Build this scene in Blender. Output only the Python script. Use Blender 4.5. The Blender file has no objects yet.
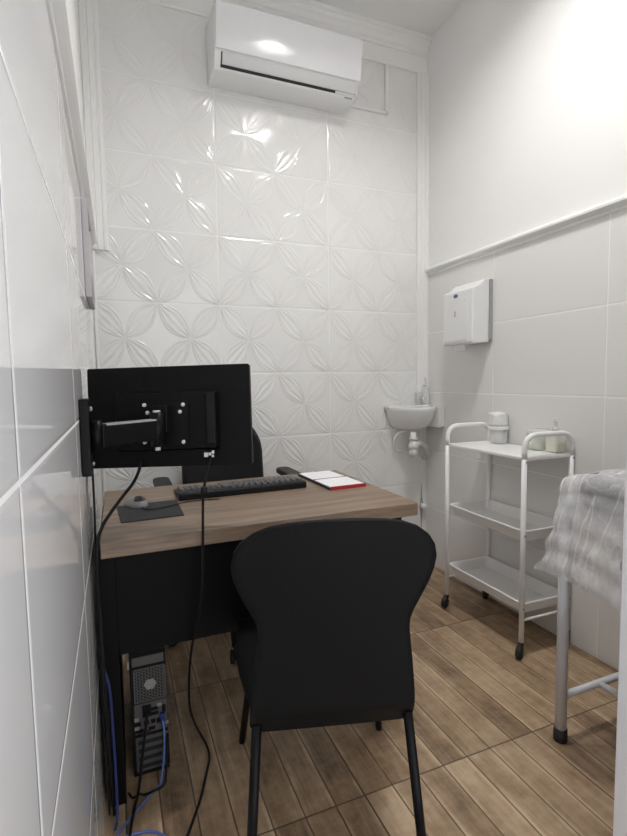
import bpy, bmesh, math, random
from mathutils import Vector, Matrix
random.seed(7)
PI = math.pi
SC = bpy.context.scene
COL = SC.collection

# ------------------------------------------------------------------ materials
def new_mat(name):
    m = bpy.data.materials.new(name); m.use_nodes = True
    nt = m.node_tree
    return m, nt, nt.nodes['Principled BSDF']

def plain(name, col, rough=.5, metal=0., spec=.5, noise=0., bump=0., scale=40., coat=0.):
    """one colour broken up by a faint procedural noise"""
    m, nt, b = new_mat(name)
    b.inputs['Roughness'].default_value = rough
    b.inputs['Metallic'].default_value = metal
    b.inputs['Specular IOR Level'].default_value = spec
    b.inputs['Coat Weight'].default_value = coat
    tc = nt.nodes.new('ShaderNodeTexCoord')
    n = nt.nodes.new('ShaderNodeTexNoise'); n.inputs['Scale'].default_value = scale; n.inputs['Detail'].default_value = 4
    nt.links.new(tc.outputs['Object'], n.inputs['Vector'])
    r = nt.nodes.new('ShaderNodeMixRGB'); r.blend_type = 'MIX'
    k = max(noise, .015)
    r.inputs[1].default_value = (*[c*(1-k) for c in col], 1)
    r.inputs[2].default_value = (*[min(1, c*(1+k)) for c in col], 1)
    nt.links.new(n.outputs['Fac'], r.inputs[0])
    nt.links.new(r.outputs[0], b.inputs['Base Color'])
    if bump:
        bp = nt.nodes.new('ShaderNodeBump'); bp.inputs['Strength'].default_value = bump; bp.inputs['Distance'].default_value = .002
        nt.links.new(n.outputs['Fac'], bp.inputs['Height']); nt.links.new(bp.outputs[0], b.inputs['Normal'])
    return m

class NG:
    """small chain-of-math-nodes helper"""
    def __init__(s, nt): s.nt = nt
    def _in(s, sock, v):
        if isinstance(v, (int, float)): sock.default_value = v
        else: s.nt.links.new(v, sock)
    def m(s, op, a, b=0., c=0.):
        n = s.nt.nodes.new('ShaderNodeMath'); n.operation = op
        s._in(n.inputs[0], a); s._in(n.inputs[1], b); s._in(n.inputs[2], c)
        return n.outputs[0]
    def ss(s, v, lo, hi, a=0., b=1.):
        n = s.nt.nodes.new('ShaderNodeMapRange'); n.interpolation_type = 'SMOOTHSTEP'
        s._in(n.inputs['Value'], v)
        n.inputs['From Min'].default_value = lo; n.inputs['From Max'].default_value = hi
        n.inputs['To Min'].default_value = a; n.inputs['To Max'].default_value = b
        return n.outputs[0]
    def xyz(s):
        g = s.nt.nodes.new('ShaderNodeNewGeometry'); x = s.nt.nodes.new('ShaderNodeSeparateXYZ')
        s.nt.links.new(g.outputs['Position'], x.inputs[0])
        return g.outputs['Position'], x.outputs[0], x.outputs[1], x.outputs[2]
    def tri(s, c, off, pitch):
        """distance in metres to the nearest grid line"""
        v = s.m('DIVIDE', s.m('SUBTRACT', c, off), pitch)
        return s.m('MULTIPLY', s.m('PINGPONG', v, .5), pitch)
    def cell(s, c, off, pitch):
        return s.m('FLOOR', s.m('DIVIDE', s.m('SUBTRACT', c, off), pitch))
    def mix(s, f, a, b):
        n = s.nt.nodes.new('ShaderNodeMixRGB'); s._in(n.inputs[0], f)
        for i, v in ((1, a), (2, b)):
            if isinstance(v, tuple): n.inputs[i].default_value = (*v, 1)
            else: s.nt.links.new(v, n.inputs[i])
        return n.outputs[0]
    def comb(s, x, y, z):
        n = s.nt.nodes.new('ShaderNodeCombineXYZ')
        for i, v in enumerate((x, y, z)): s._in(n.inputs[i], v)
        return n.outputs[0]
    def noise(s, vec, scale, detail=3., rough=.5):
        n = s.nt.nodes.new('ShaderNodeTexNoise'); s.nt.links.new(vec, n.inputs['Vector'])
        n.inputs['Scale'].default_value = scale; n.inputs['Detail'].default_value = detail; n.inputs['Roughness'].default_value = rough
        return n.outputs['Fac']
    def white(s, vec):
        n = s.nt.nodes.new('ShaderNodeTexWhiteNoise'); n.noise_dimensions = '3D'; s.nt.links.new(vec, n.inputs['Vector'])
        return n.outputs['Value']
    def bump(s, h, dist, strength, target):
        n = s.nt.nodes.new('ShaderNodeBump'); n.inputs['Distance'].default_value = dist; n.inputs['Strength'].default_value = strength
        s._in(n.inputs['Height'], h); s.nt.links.new(n.outputs[0], target)

def tile_mat(name, axis, hoff, hp, voff, vp, col, grout, rough, hw=.0016, relief=False, ior=1.5):
    m, nt, b = new_mat(name); g = NG(nt)
    P, x, y, z = g.xyz()
    h = x if axis == 'x' else y
    d = g.m('MINIMUM', g.tri(h, hoff, hp), g.tri(z, voff, vp))
    line = g.ss(d, hw*.6, hw*1.5, 1, 0)
    n = g.noise(P, 1.3, 2)
    base = g.mix(n, tuple(c*.97 for c in col), tuple(min(1, c*1.02) for c in col))
    nt.links.new(g.mix(line, base, grout), b.inputs['Base Color'])
    nt.links.new(g.ss(line, 0, 1, rough, .7), b.inputs['Roughness'])
    b.inputs['IOR'].default_value = ior
    edge = g.ss(d, 0, hw*3.5, 0, 1)
    height = g.m('MULTIPLY', edge, 1.0)
    if relief:
        a = g.m('MULTIPLY', g.m('PINGPONG', g.m('DIVIDE', g.m('SUBTRACT', x, hoff), hp/2), .5), 2)
        c = g.m('MULTIPLY', g.m('PINGPONG', g.m('DIVIDE', g.m('SUBTRACT', z, voff), vp), .5), 2)
        t = g.m('MULTIPLY', g.m('ADD', a, c), .5)
        s_ = g.m('SINE', g.m('MULTIPLY', t, PI))
        w = g.m('ADD', g.m('MULTIPLY', s_, .40), .012)
        q = g.m('DIVIDE', g.m('SUBTRACT', a, c), w)
        aq = g.m('ABSOLUTE', q)
        wob = g.m('MULTIPLY', g.m('SUBTRACT', g.noise(P, 20, 1), .5), 3.2)
        ph = g.m('ADD', g.m('MULTIPLY', q, 3.1*PI), wob)
        ridges = g.m('ADD', g.m('MULTIPLY', g.m('COSINE', ph), .5), .5)
        uu = g.m('SUBTRACT', g.m('FRACT', g.m('DIVIDE', g.m('SUBTRACT', x, hoff), hp/2)), .5)
        vv = g.m('SUBTRACT', g.m('FRACT', g.m('DIVIDE', g.m('SUBTRACT', z, voff), vp)), .5)
        kind = g.m('LESS_THAN', g.m('MULTIPLY', uu, vv), 0.)
        inside = g.ss(aq, .86, 1.0, 1, 0)
        rim = g.m('MULTIPLY', g.ss(aq, .86, .98, 0, 1), g.ss(aq, 1.0, 1.16, 1, 0))
        leaf = g.m('MAXIMUM', g.m('MULTIPLY', ridges, inside), g.m('MULTIPLY', rim, .9))
        ends = g.ss(s_, .03, .25, 0, 1)
        leaf = g.m('MULTIPLY', leaf, g.m('MULTIPLY', ends, g.m('ADD', .75, g.m('MULTIPLY', kind, .25))))
        # the plain piece of tile under the basin
        plainp = g.m('MULTIPLY', g.ss(x, 1.525, 1.527, 0, 1), g.ss(z, .823, .826, 1, 0))
        leaf = g.m('MULTIPLY', leaf, g.m('SUBTRACT', 1.0, plainp))
        # the relief is pressed less deeply in the smoother top rows
        soft = g.ss(z, 1.5, 2.2, 1.0, .62)
        height = g.m('ADD', g.m('MULTIPLY', edge, .6), g.m('MULTIPLY', leaf, soft))
        g.bump(height, .0023, 1., b.inputs['Normal'])
    else:
        wav = g.m('MULTIPLY', g.noise(P, 2.2, 1), .25)
        g.bump(g.m('ADD', height, wav), .0008, 1., b.inputs['Normal'])
    return m

def floor_mat():
    m, nt, b = new_mat('wood_look_tile'); g = NG(nt)
    P, x, y, z = g.xyz()
    pw, tl = .0855, .655
    ox, oy = .0525, -1.355
    row = g.cell(y, oy, tl)
    plank = g.cell(x, ox, pw)
    rnd = g.white(g.comb(plank, row, 3.))
    rnd2 = g.white(g.comb(plank, row, 11.))
    lx = g.tri(x, ox, pw); ly = g.tri(y, oy, tl)
    gx = g.tri(x, ox, pw*7)
    shift = g.m('MULTIPLY', rnd, 7.)
    grain = g.noise(g.comb(g.m('ADD', g.m('MULTIPLY', x, 46.), shift), g.m('ADD', g.m('MULTIPLY', y, 4.2), g.m('MULTIPLY', rnd2, 9.)), shift), 1.0, 7., .68)
    fine = g.noise(g.comb(g.m('MULTIPLY', x, 260.), g.m('MULTIPLY', y, 9.), shift), 1.0, 3., .6)
    saw = g.noise(g.comb(g.m('MULTIPLY', x, 22.), g.m('ADD', g.m('MULTIPLY', y, 34.), shift), shift), 1.0, 5., .7)
    blotch = g.noise(g.comb(g.m('MULTIPLY', x, 9.), g.m('MULTIPLY', y, 6.), shift), 1.0, 3., .55)
    v = g.m('ADD', g.m('MULTIPLY', grain, .34), g.m('MULTIPLY', saw, .26))
    v = g.m('ADD', v, g.m('MULTIPLY', fine, .16))
    v = g.m('ADD', v, g.m('MULTIPLY', blotch, .42))
    v = g.m('ADD', v, g.m('MULTIPLY', g.m('SUBTRACT', rnd, .5), .22))
    worn = g.m('MULTIPLY', g.ss(lx, .003, .016, 1, 0), g.ss(g.noise(g.comb(g.m('MULTIPLY', x, 12.), g.m('MULTIPLY', y, 3.5), shift), 1., 2.), .42, .62, 0, .16))
    v = g.m('ADD', v, worn)
    ramp = nt.nodes.new('ShaderNodeValToRGB'); nt.links.new(v, ramp.inputs[0])
    e = ramp.color_ramp.elements
    e[0].position = .40; e[0].color = (.115, .070, .040, 1)
    e[1].position = .80; e[1].color = (.60, .445, .295, 1)
    k = e.new(.58); k.color = (.33, .222, .132, 1)
    groove = g.ss(lx, .0008, .0030, 1, 0)
    joint = g.m('MAXIMUM', g.ss(ly, .0012, .0034, 1, 0), g.ss(gx, .0012, .003, 1, 0))
    c = g.mix(g.m('MULTIPLY', groove, .82), ramp.outputs[0], (.06, .036, .02))
    c = g.mix(g.m('MULTIPLY', joint, .85), c, (.085, .052, .03))
    nt.links.new(c, b.inputs['Base Color'])
    nt.links.new(g.ss(v, .3, .9, .38, .5), b.inputs['Roughness'])
    h = g.m('SUBTRACT', g.m('MULTIPLY', v, .4), g.m('MAXIMUM', groove, joint))
    g.bump(h, .0012, .8, b.inputs['Normal'])
    return m

def desk_mat():
    m, nt, b = new_mat('walnut_melamine'); g = NG(nt)
    P, x, y, z = g.xyz()
    warp = g.m('MULTIPLY', g.noise(g.comb(g.m('MULTIPLY', x, 2.2), g.m('MULTIPLY', y, 5.), 0.), 1., 2), .12)
    yy = g.m('ADD', y, g.m('MULTIPLY', warp, .5))
    band = g.noise(g.comb(g.m('MULTIPLY', x, 1.6), g.m('MULTIPLY', yy, 30.), g.m('MULTIPLY', z, 30.)), 1., 5, .6)
    fine = g.noise(g.comb(g.m('MULTIPLY', x, 6.), g.m('MULTIPLY', yy, 170.), g.m('MULTIPLY', z, 120.)), 1., 3, .6)
    v = g.m('ADD', g.m('MULTIPLY', band, .7), g.m('MULTIPLY', fine, .3))
    ramp = nt.nodes.new('ShaderNodeValToRGB'); nt.links.new(v, ramp.inputs[0])
    e = ramp.color_ramp.elements
    e[0].position = .3; e[0].color = (.095, .062, .042, 1)
    e[1].position = .72; e[1].color = (.36, .262, .185, 1)
    k = e.new(.5); k.color = (.215, .150, .102, 1)
    nt.links.new(ramp.outputs[0], b.inputs['Base Color'])
    b.inputs['Roughness'].default_value = .42
    g.bump(v, .0004, .6, b.inputs['Normal'])
    return m

def sheet_mat():
    m, nt, b = new_mat('thin_nonwoven_sheet'); g = NG(nt)
    P, x, y, z = g.xyz()
    out = nt.nodes['Material Output']
    dif = nt.nodes.new('ShaderNodeBsdfDiffuse'); dif.inputs[0].default_value = (.92, .92, .93, 1)
    tl = nt.nodes.new('ShaderNodeBsdfTranslucent'); tl.inputs[0].default_value = (.92, .92, .93, 1)
    gl = nt.nodes.new('ShaderNodeBsdfGlossy'); gl.inputs['Roughness'].default_value = .3
    tr = nt.nodes.new('ShaderNodeBsdfTransparent'); tr.inputs[0].default_value = (.97, .97, .98, 1)
    m1 = nt.nodes.new('ShaderNodeMixShader'); m1.inputs[0].default_value = .12
    nt.links.new(dif.outputs[0], m1.inputs[1]); nt.links.new(tl.outputs[0], m1.inputs[2])
    m2 = nt.nodes.new('ShaderNodeMixShader'); m2.inputs[0].default_value = .06
    nt.links.new(m1.outputs[0], m2.inputs[1]); nt.links.new(gl.outputs[0], m2.inputs[2])
    m3 = nt.nodes.new('ShaderNodeMixShader')
    n = g.noise(g.comb(g.m('MULTIPLY', x, 60.), g.m('MULTIPLY', y, 60.), g.m('MULTIPLY', z, 34.)), 1., 4, .6)
    cn = g.noise(g.comb(g.m('MULTIPLY', x, 3.), g.m('ADD', g.m('MULTIPLY', y, 17.), g.m('MULTIPLY', z, 2.5)), g.m('MULTIPLY', z, 1.3)), 1., 1.5, .5)
    crease = g.ss(g.m('ABSOLUTE', g.m('SUBTRACT', cn, .5)), .004, .022, .30, 0.)
    cn2 = g.noise(g.comb(g.m('MULTIPLY', x, 9.), g.m('MULTIPLY', y, 9.), g.m('MULTIPLY', z, 9.)), 1., 2., .5)
    crease2 = g.ss(g.m('ABSOLUTE', g.m('SUBTRACT', cn2, .5)), .002, .014, .14, 0.)
    nt.links.new(g.m('ADD', g.ss(n, .32, .68, .48, .62), g.m('ADD', crease, crease2)), m3.inputs[0])
    nt.links.new(tr.outputs[0], m3.inputs[1]); nt.links.new(m2.outputs[0], m3.inputs[2])
    nt.links.new(m3.outputs[0], out.inputs['Surface'])
    bp = nt.nodes.new('ShaderNodeBump'); bp.inputs['Distance'].default_value = .004; bp.inputs['Strength'].default_value = .7
    nt.links.new(n, bp.inputs['Height'])
    for s in (dif, tl, gl): nt.links.new(bp.outputs[0], s.inputs['Normal'])
    return m

def clear_mat(name, col, alpha):
    """thin clear plastic: mostly see-through, a little white scatter and gloss"""
    m, nt, b = new_mat(name)
    b.inputs['Base Color'].default_value = (*col, 1); b.inputs['Roughness'].default_value = .12
    b.inputs['Alpha'].default_value = alpha
    return m

def emit_mat(name, col, strength):
    m, nt, b = new_mat(name)
    b.inputs['Base Color'].default_value = (.9, .9, .9, 1)
    b.inputs['Emission Color'].default_value = (*col, 1); b.inputs['Emission Strength'].default_value = strength
    return m

M = {}
TILE = (.74, .735, .725)
M['tile_left'] = tile_mat('glossy_tile_left', 'y', -1.409, .598, 0., .3475, (.86, .855, .855), (.88, .87, .86), .035, hw=.0024)
M['tile_right'] = tile_mat('satin_tile_right', 'y', -1.151, .598, 0., .3465, (.80, .79, .775), (.93, .92, .90), .22, hw=.0019)
M['tile_back'] = tile_mat('leaf_relief_tile', 'x', .576, .596, .8255, .337, (.83, .825, .81), (.88, .88, .86), .10, hw=.0024, relief=True)
M['paint'] = plain('white_wall_paint', (.88, .875, .86), .65, noise=.01, scale=3)
M['ceiling'] = plain('ceiling_paint', (.84, .835, .825), .8, noise=.01, scale=3)
M['trim'] = plain('white_moulding', (.87, .865, .85), .45)
M['floor'] = floor_mat()
M['desk'] = desk_mat()
M['black_panel'] = plain('black_laminate', (.0032, .0032, .0036), .5, noise=.08, scale=60, bump=.1, spec=.14)
M['black_plastic'] = plain('black_plastic', (.012, .012, .013), .42, noise=.08, scale=120, bump=.12, spec=.14)
M['chair_plastic'] = plain('textured_black_shell', (.0055, .0058, .0062), .55, noise=.1, scale=400, bump=.25, spec=.14)
M['black_metal'] = plain('black_painted_metal', (.006, .006, .0065), .35, spec=.14)
M['monitor'] = plain('monitor_black', (.004, .0041, .0045), .46, noise=.1, scale=300, bump=.12, spec=.14)
M['fabric'] = plain('black_mesh_fabric', (.005, .005, .0056), .85, noise=.2, scale=500, bump=.3)
M['chrome'] = plain('chrome', (.75, .75, .76), .12, metal=1.)
M['steel'] = plain('galvanised_steel', (.36, .36, .37), .4, metal=.75, noise=.1, scale=60)
M['screw'] = plain('silver_screw', (.78, .78, .78), .35, metal=.4)
M['white_metal'] = plain('white_enamel', (.88, .88, .875), .28)
M['tray'] = plain('tray_enamel', (.80, .795, .785), .3)
M['grey_metal'] = plain('grey_white_enamel', (.66, .67, .70), .35)
M['rubber'] = plain('black_rubber', (.012, .012, .012), .6, noise=.1)
M['ceramic'] = plain('white_ceramic', (.82, .82, .81), .08, coat=.3)
M['white_plastic'] = plain('white_plastic', (.82, .82, .82), .3)
M['ac_gloss'] = plain('glossy_white_plastic', (.86, .86, .87), .10)
M['ac_grey'] = plain('light_grey_plastic', (.66, .66, .66), .35)
M['dark_gap'] = plain('dark_slot', (.015, .015, .015), .6)
M['pipe'] = plain('white_pvc', (.72, .72, .70), .35)
M['paper'] = plain('white_paper', (.84, .84, .85), .7, noise=.02, scale=80)
M['red'] = plain('red_cover', (.42, .025, .03), .4)
M['navy'] = plain('dark_cover_edge', (.03, .03, .05), .5)
M['mat'] = plain('mouse_mat_cloth', (.022, .024, .027), .85, noise=.15, scale=600, bump=.2)
M['key'] = plain('black_key', (.085, .085, .09), .45)
M['mouse_top'] = plain('mouse_grey', (.26, .26, .265), .3)
M['mouse_black'] = plain('mouse_black', (.015, .015, .016), .3)
M['blue'] = plain('blue_cable', (.10, .16, .42), .45)
M['blue_dark'] = plain('dark_blue_plug', (.02, .035, .16), .45)
M['grille'] = plain('fan_grille_metal', (.12, .12, .12), .45, metal=.5)
M['pc_black'] = plain('computer_case_black', (.010, .010, .011), .4, spec=.14)
M['badge'] = plain('blue_badge', (.10, .16, .30), .3)
M['grey_edge'] = plain('grey_plastic_side', (.36, .37, .38), .4)
M['mattress'] = plain('dark_grey_vinyl', (.035, .037, .042), .45, noise=.1, scale=30)
M['sheet'] = sheet_mat()
M['clear'] = clear_mat('clear_plastic', (.86, .87, .86), .30)
M['clear_white'] = clear_mat('milky_plastic', (.84, .84, .83), .55)
M['cotton'] = plain('white_cotton', (.80, .80, .78), .9, noise=.08, scale=60, bump=.6)
M['gauze'] = plain('pale_yellow_gauze', (.70, .70, .52), .9, noise=.12, scale=90, bump=.6)
M['frame_white'] = plain('white_frame', (.50, .475, .485), .35)
M['frame_print'] = plain('framed_print', (.74, .72, .72), .25)
M['lamp'] = emit_mat('lamp_diffuser', (1., .985, .965), 62.)
M['door'] = plain('white_door_lacquer', (.72, .72, .75), .35)
M['label_grey'] = plain('grey_marking', (.35, .35, .35), .5)

# ------------------------------------------------------------------ geometry helpers
class MB:
    def __init__(s): s.b = bmesh.new()
    def box(s, lo, hi, mi=0, mat=None):
        x0, y0, z0 = lo; x1, y1, z1 = hi
        v = [s.b.verts.new(Vector(p)) for p in ((x0,y0,z0),(x1,y0,z0),(x1,y1,z0),(x0,y1,z0),(x0,y0,z1),(x1,y0,z1),(x1,y1,z1),(x0,y1,z1))]
        if mat is not None:
            for q in v: q.co = mat @ q.co
        for f in ((0,3,2,1),(4,5,6,7),(0,1,5,4),(1,2,6,5),(2,3,7,6),(3,0,4,7)):
            s.b.faces.new([v[i] for i in f]).material_index = mi
        return s
    def cbox(s, c, size, rotz=0., mi=0):
        h = Vector(size)/2
        return s.box(-h, h, mi, Matrix.Translation(Vector(c)) @ Matrix.Rotation(rotz, 4, 'Z'))
    def tube(s, pts, r, seg=10, cap=True, mi=0):
        pts = [Vector(p) for p in pts]
        rs = r if isinstance(r, (list, tuple)) else [r]*len(pts)
        rings = []; up = None
        for i, p in enumerate(pts):
            t = (pts[min(i+1, len(pts)-1)] - pts[max(i-1, 0)]).normalized()
            if up is None:
                a = Vector((0,0,1)) if abs(t.z) < .9 else Vector((1,0,0))
                up = t.cross(a).normalized()
            up = (up - t*up.dot(t)).normalized(); w = t.cross(up)
            rings.append([s.b.verts.new(p + (up*math.cos(k*2*PI/seg) + w*math.sin(k*2*PI/seg))*rs[i]) for k in range(seg)])
        for a, c in zip(rings, rings[1:]):
            for k in range(seg):
                f = s.b.faces.new((a[k], a[(k+1)%seg], c[(k+1)%seg], c[k])); f.smooth = True; f.material_index = mi
        if cap:
            s.b.faces.new(rings[0][::-1]).material_index = mi; s.b.faces.new(rings[-1]).material_index = mi
        return s
    def lathe(s, prof, c=(0,0,0), seg=28, sx=1., sy=1., mi=0, mat=None, a0=0., a1=2*PI):
        c = Vector(c); full = abs(a1-a0-2*PI) < 1e-6
        n = seg if full else seg+1
        rings = []
        for r, z in prof:
            ring = []
            for k in range(n):
                a = a0 + (a1-a0)*k/seg
                p = Vector((r*math.cos(a)*sx, r*math.sin(a)*sy, z))
                if mat is not None: p = mat @ p
                ring.append(s.b.verts.new(c+p))
            rings.append(ring)
        for a, d in zip(rings, rings[1:]):
            for k in range(n if full else n-1):
                f = s.b.faces.new((a[k], a[(k+1)%n], d[(k+1)%n], d[k])); f.smooth = True; f.material_index = mi
        if full:
            if prof[0][0] > 1e-5: s.b.faces.new(rings[0][::-1]).material_index = mi
            if prof[-1][0] > 1e-5: s.b.faces.new(rings[-1]).material_index = mi
        return s
    def prism(s, outline, axis, a, b, mi=0, mat=None):
        """outline: 2D points; extruded from a to b along axis ('x','y','z')"""
        def P(p, q):
            v = {'x': Vector((q, p[0], p[1])), 'y': Vector((p[0], q, p[1])), 'z': Vector((p[0], p[1], q))}[axis]
            return mat @ v if mat is not None else v
        v0 = [s.b.verts.new(P(p, a)) for p in outline]; v1 = [s.b.verts.new(P(p, b)) for p in outline]
        n = len(outline)
        s.b.faces.new(v0[::-1]).material_index = mi; s.b.faces.new(v1).material_index = mi
        for i in range(n):
            s.b.faces.new((v0[i], v0[(i+1)%n], v1[(i+1)%n], v1[i])).material_index = mi
        return s
    def grid(s, fn, nu, nv, mi=0, smooth=True):
        vs = [[s.b.verts.new(Vector(fn(i/nu, j/nv))) for j in range(nv+1)] for i in range(nu+1)]
        for i in range(nu):
            for j in range(nv):
                f = s.b.faces.new((vs[i][j], vs[i+1][j], vs[i+1][j+1], vs[i][j+1])); f.smooth = smooth; f.material_index = mi
        return s
    def sphere(s, c, r, sx=1., sy=1., sz=1., seg=18):
        prof = [(r*math.sin(PI*k/10), -r*math.cos(PI*k/10)*sz) for k in range(11)]
        prof[0] = (1e-6, -r*sz); prof[-1] = (1e-6, r*sz)
        return s.lathe(prof, c, seg, sx, sy)
    def build(s, name, mat, parent=None, bevel=0., seg=2, solid=0., sub=0):
        bmesh.ops.remove_doubles(s.b, verts=s.b.verts, dist=1e-6)
        bmesh.ops.recalc_face_normals(s.b, faces=s.b.faces)
        me = bpy.data.meshes.new(name); s.b.to_mesh(me); s.b.free()
        o = bpy.data.objects.new(name, me); COL.objects.link(o)
        for m_ in (mat if isinstance(mat, (list, tuple)) else [mat]): me.materials.append(M[m_])
        if parent is not None: o.parent = parent
        if solid:
            d = o.modifiers.new('thickness', 'SOLIDIFY'); d.thickness = solid; d.offset = 0
        if bevel:
            d = o.modifiers.new('bevel', 'BEVEL'); d.width = bevel; d.segments = seg; d.limit_method = 'ANGLE'; d.angle_limit = .6
            for f in me.polygons: f.use_smooth = True
            w = o.modifiers.new('wn', 'WEIGHTED_NORMAL'); w.keep_sharp = False
        if sub:
            d = o.modifiers.new('sub', 'SUBSURF'); d.levels = sub; d.render_levels = sub
        return o

def tag(o, label=None, cat=None, group=None, kind=None):
    for k, v in (('label', label), ('category', cat), ('group', group), ('kind', kind)):
        if v: o[k] = v
    return o
def thing(name, label, cat, loc=(0,0,0), rz=0., group=None):
    o = bpy.data.objects.new(name, None); COL.objects.link(o); o.empty_display_size = .05
    o.location = loc; o.rotation_euler = (0, 0, rz)
    return tag(o, label, cat, group)
def struct(o): o['kind'] = 'structure'; return o
def copy_part(o, parent, loc=None, rz=None):
    c = o.copy(); COL.objects.link(c); c.parent = parent
    if loc is not None: c.location = loc
    if rz is not None: c.rotation_euler = (0, 0, rz)
    return c
def smooth_path(pts, n=8):
    P = [Vector(p) for p in pts]; out = []
    for i in range(len(P)-1):
        p0 = P[max(i-1,0)]; p1 = P[i]; p2 = P[i+1]; p3 = P[min(i+2, len(P)-1)]
        for k in range(n):
            t = k/n
            out.append(.5*((2*p1) + (p2-p0)*t + (2*p0-5*p1+4*p2-p3)*t*t + (3*p1-p0-3*p2+p3)*t**3))
    out.append(P[-1]); return out
def arc_path(pts, r, n=6):
    """polyline with rounded corners"""
    P = [Vector(p) for p in pts]; out = [P[0]]
    for a, b, c in zip(P, P[1:], P[2:]):
        d1 = (a-b).normalized(); d2 = (c-b).normalized()
        s, e = b+d1*r, b+d2*r
        for k in range(n+1):
            t = k/n; out.append(s*(1-t)**2 + b*2*t*(1-t) + e*t*t)
    out.append(P[-1]); return out
def round_rect(x0, y0, x1, y1, r, n=5):
    out = []
    for cx, cy, a in ((x1-r, y1-r, 0), (x0+r, y1-r, PI/2), (x0+r, y0+r, PI), (x1-r, y0+r, 1.5*PI)):
        for k in range(n+1): out.append((cx+r*math.cos(a+k*PI/2/n), cy+r*math.sin(a+k*PI/2/n)))
    return out

# ------------------------------------------------------------------ room
W, H, YF = 1.802, 3.03, -2.75
RAIL = 1.733
TOPT = 2.849
struct(MB().box((-.12, YF-.12, -.1), (W+.12, .12, 0)).build('floor', 'floor'))
struct(MB().box((-.12, YF-.12, H), (W+.12, .12, H+.1)).build('ceiling', 'ceiling'))
struct(MB().box((-.12, 0, 0), (W+.12, .12, TOPT), 0).box((-.12, 0, TOPT), (W+.12, .12, H), 1).build('wall_back', ['tile_back', 'paint']))
struct(MB().box((-.12, YF-.12, 0), (0, 0, RAIL), 0).box((-.12, YF-.12, RAIL), (0, 0, H), 1).build('wall_left', ['tile_left', 'paint']))
struct(MB().box((W, YF-.12, 0), (W+.12, 0, RAIL+.004), 0).box((W, YF-.12, RAIL+.004), (W+.12, 0, H), 1).build('wall_right', ['tile_right', 'paint']))
DX0, DX1, DH = .105, 1.058, 2.1
struct(MB().box((0, YF-.12, 0), (DX0, YF, H)).box((DX1, YF-.12, 0), (W, YF, H)).box((DX0, YF-.12, DH), (DX1, YF, H)).build('wall_front', 'paint'))

# moulding between tile and paint on the side walls
prof = [(0, -.010), (.005, -.010), (.007, -.005), (.004, .002), (.020, .010), (.026, .014), (.026, .024), (.016, .029), (.010, .035), (0, .036)]
struct(MB().prism([(p[0], RAIL+p[1]) for p in prof], 'y', YF+.002, -.003).build('trim_1', 'trim'))
struct(MB().prism([(W-p[0], RAIL-.004+p[1]) for p in prof], 'y', YF+.002, -.003).build('trim_2', 'trim'))
# crown on the back wall and the small bead that closes the tiles
cr = [(0, 2.938), (-.008, 2.940), (-.011, 2.954), (-.020, 2.960), (-.028, 2.980), (-.036, 2.988), (-.039, 3.006), (-.046, 3.010), (-.047, H-.001), (0, H-.001)]
struct(MB().prism(cr, 'x', .003, W-.003).build('trim_3', 'trim'))
struct(MB().prism([(0, 2.842), (-.010, 2.844), (-.012, 2.852), (-.006, 2.86), (0, 2.862)], 'x', .003, W-.003).build('trim_4', 'trim'))
# grooved corner mouldings
def grooved(x0, x1, z0, z1, flip):
    w = x1-x0; pts = [(x0, 0)]
    steps = [(0, .012), (.10, .017), (.24, .017), (.27, .0135), (.31, .0135), (.34, .018), (.60, .019), (.63, .0155), (.67, .0155), (.70, .020), (1., .021)]
    for t, d in steps:
        q = t if not flip else 1-t
        pts.append((x0+w*q, -d))
    pts.append((x1 if not flip else x0, 0))
    if flip: pts[0] = (x1, 0)
    return MB().prism(pts, 'z', z0, z1)
struct(grooved(1.730, W-.001, .975, 2.842, False).build('trim_5', 'trim'))
struct(grooved(.001, .076, 1.722, 2.842, True).build('trim_6', 'trim'))
struct(MB().prism([(.0015, -.001), (.016, -.001), (.014, -.008), (.009, -.012), (.0015, -.012)], 'z', .002, 1.72).build('trim_7', 'trim'))

# open door beside the photographer
d = tag(thing('door_1', None, None, (1.040, -2.7336, 0), PI/2+.055)); struct(d)
MB().box((0, -.018, .012), (.915, .018, 2.08)).build('door_leaf', 'door', d, bevel=.002)
MB().box((.9152, -.008, .70), (.9162, .008, .79)).box((.9163, -.005, .735), (.926, .005, .755)).build('latch_plate', 'grey_edge', d)
hm = MB()
for sgn in (-1, 1):
    hm.tube([(.85, sgn*.018, .99), (.85, sgn*.055, .99)], .009); hm.tube([(.85, sgn*.05, .99), (.74, sgn*.05, .99)], .009)
hm.build('door_handle', 'chrome', d)
struct(MB().box((DX0-.03, YF-.125, 0), (DX0-.001, YF+.012, DH+.03)).box((DX1+.001, YF-.125, 0), (DX1+.03, YF+.012, DH+.03)).box((DX0-.001, YF-.125, DH), (DX1+.001, YF+.012, DH+.03)).build('trim_8', 'door'))

# ceiling lamp (out of frame, lights the room)
t = thing('ceiling_lamp', 'small round white downlight on the ceiling above the room centre', 'lamp', (1.09, -1.20, H))
MB().lathe([(.150, -.0005), (.154, -.082), (.143, -.088), (.134, -.082), (.128, -.012), (.0005, -.010)], seg=40).build('cutoff_rim', 'white_plastic', t)  # unseen deep rim, added to keep lamp light off the upper walls
MB().lathe([(.0005, -.020), (.118, -.020), (.123, -.0125), (.0005, -.0115)], seg=40).build('diffuser', 'lamp', t)

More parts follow.
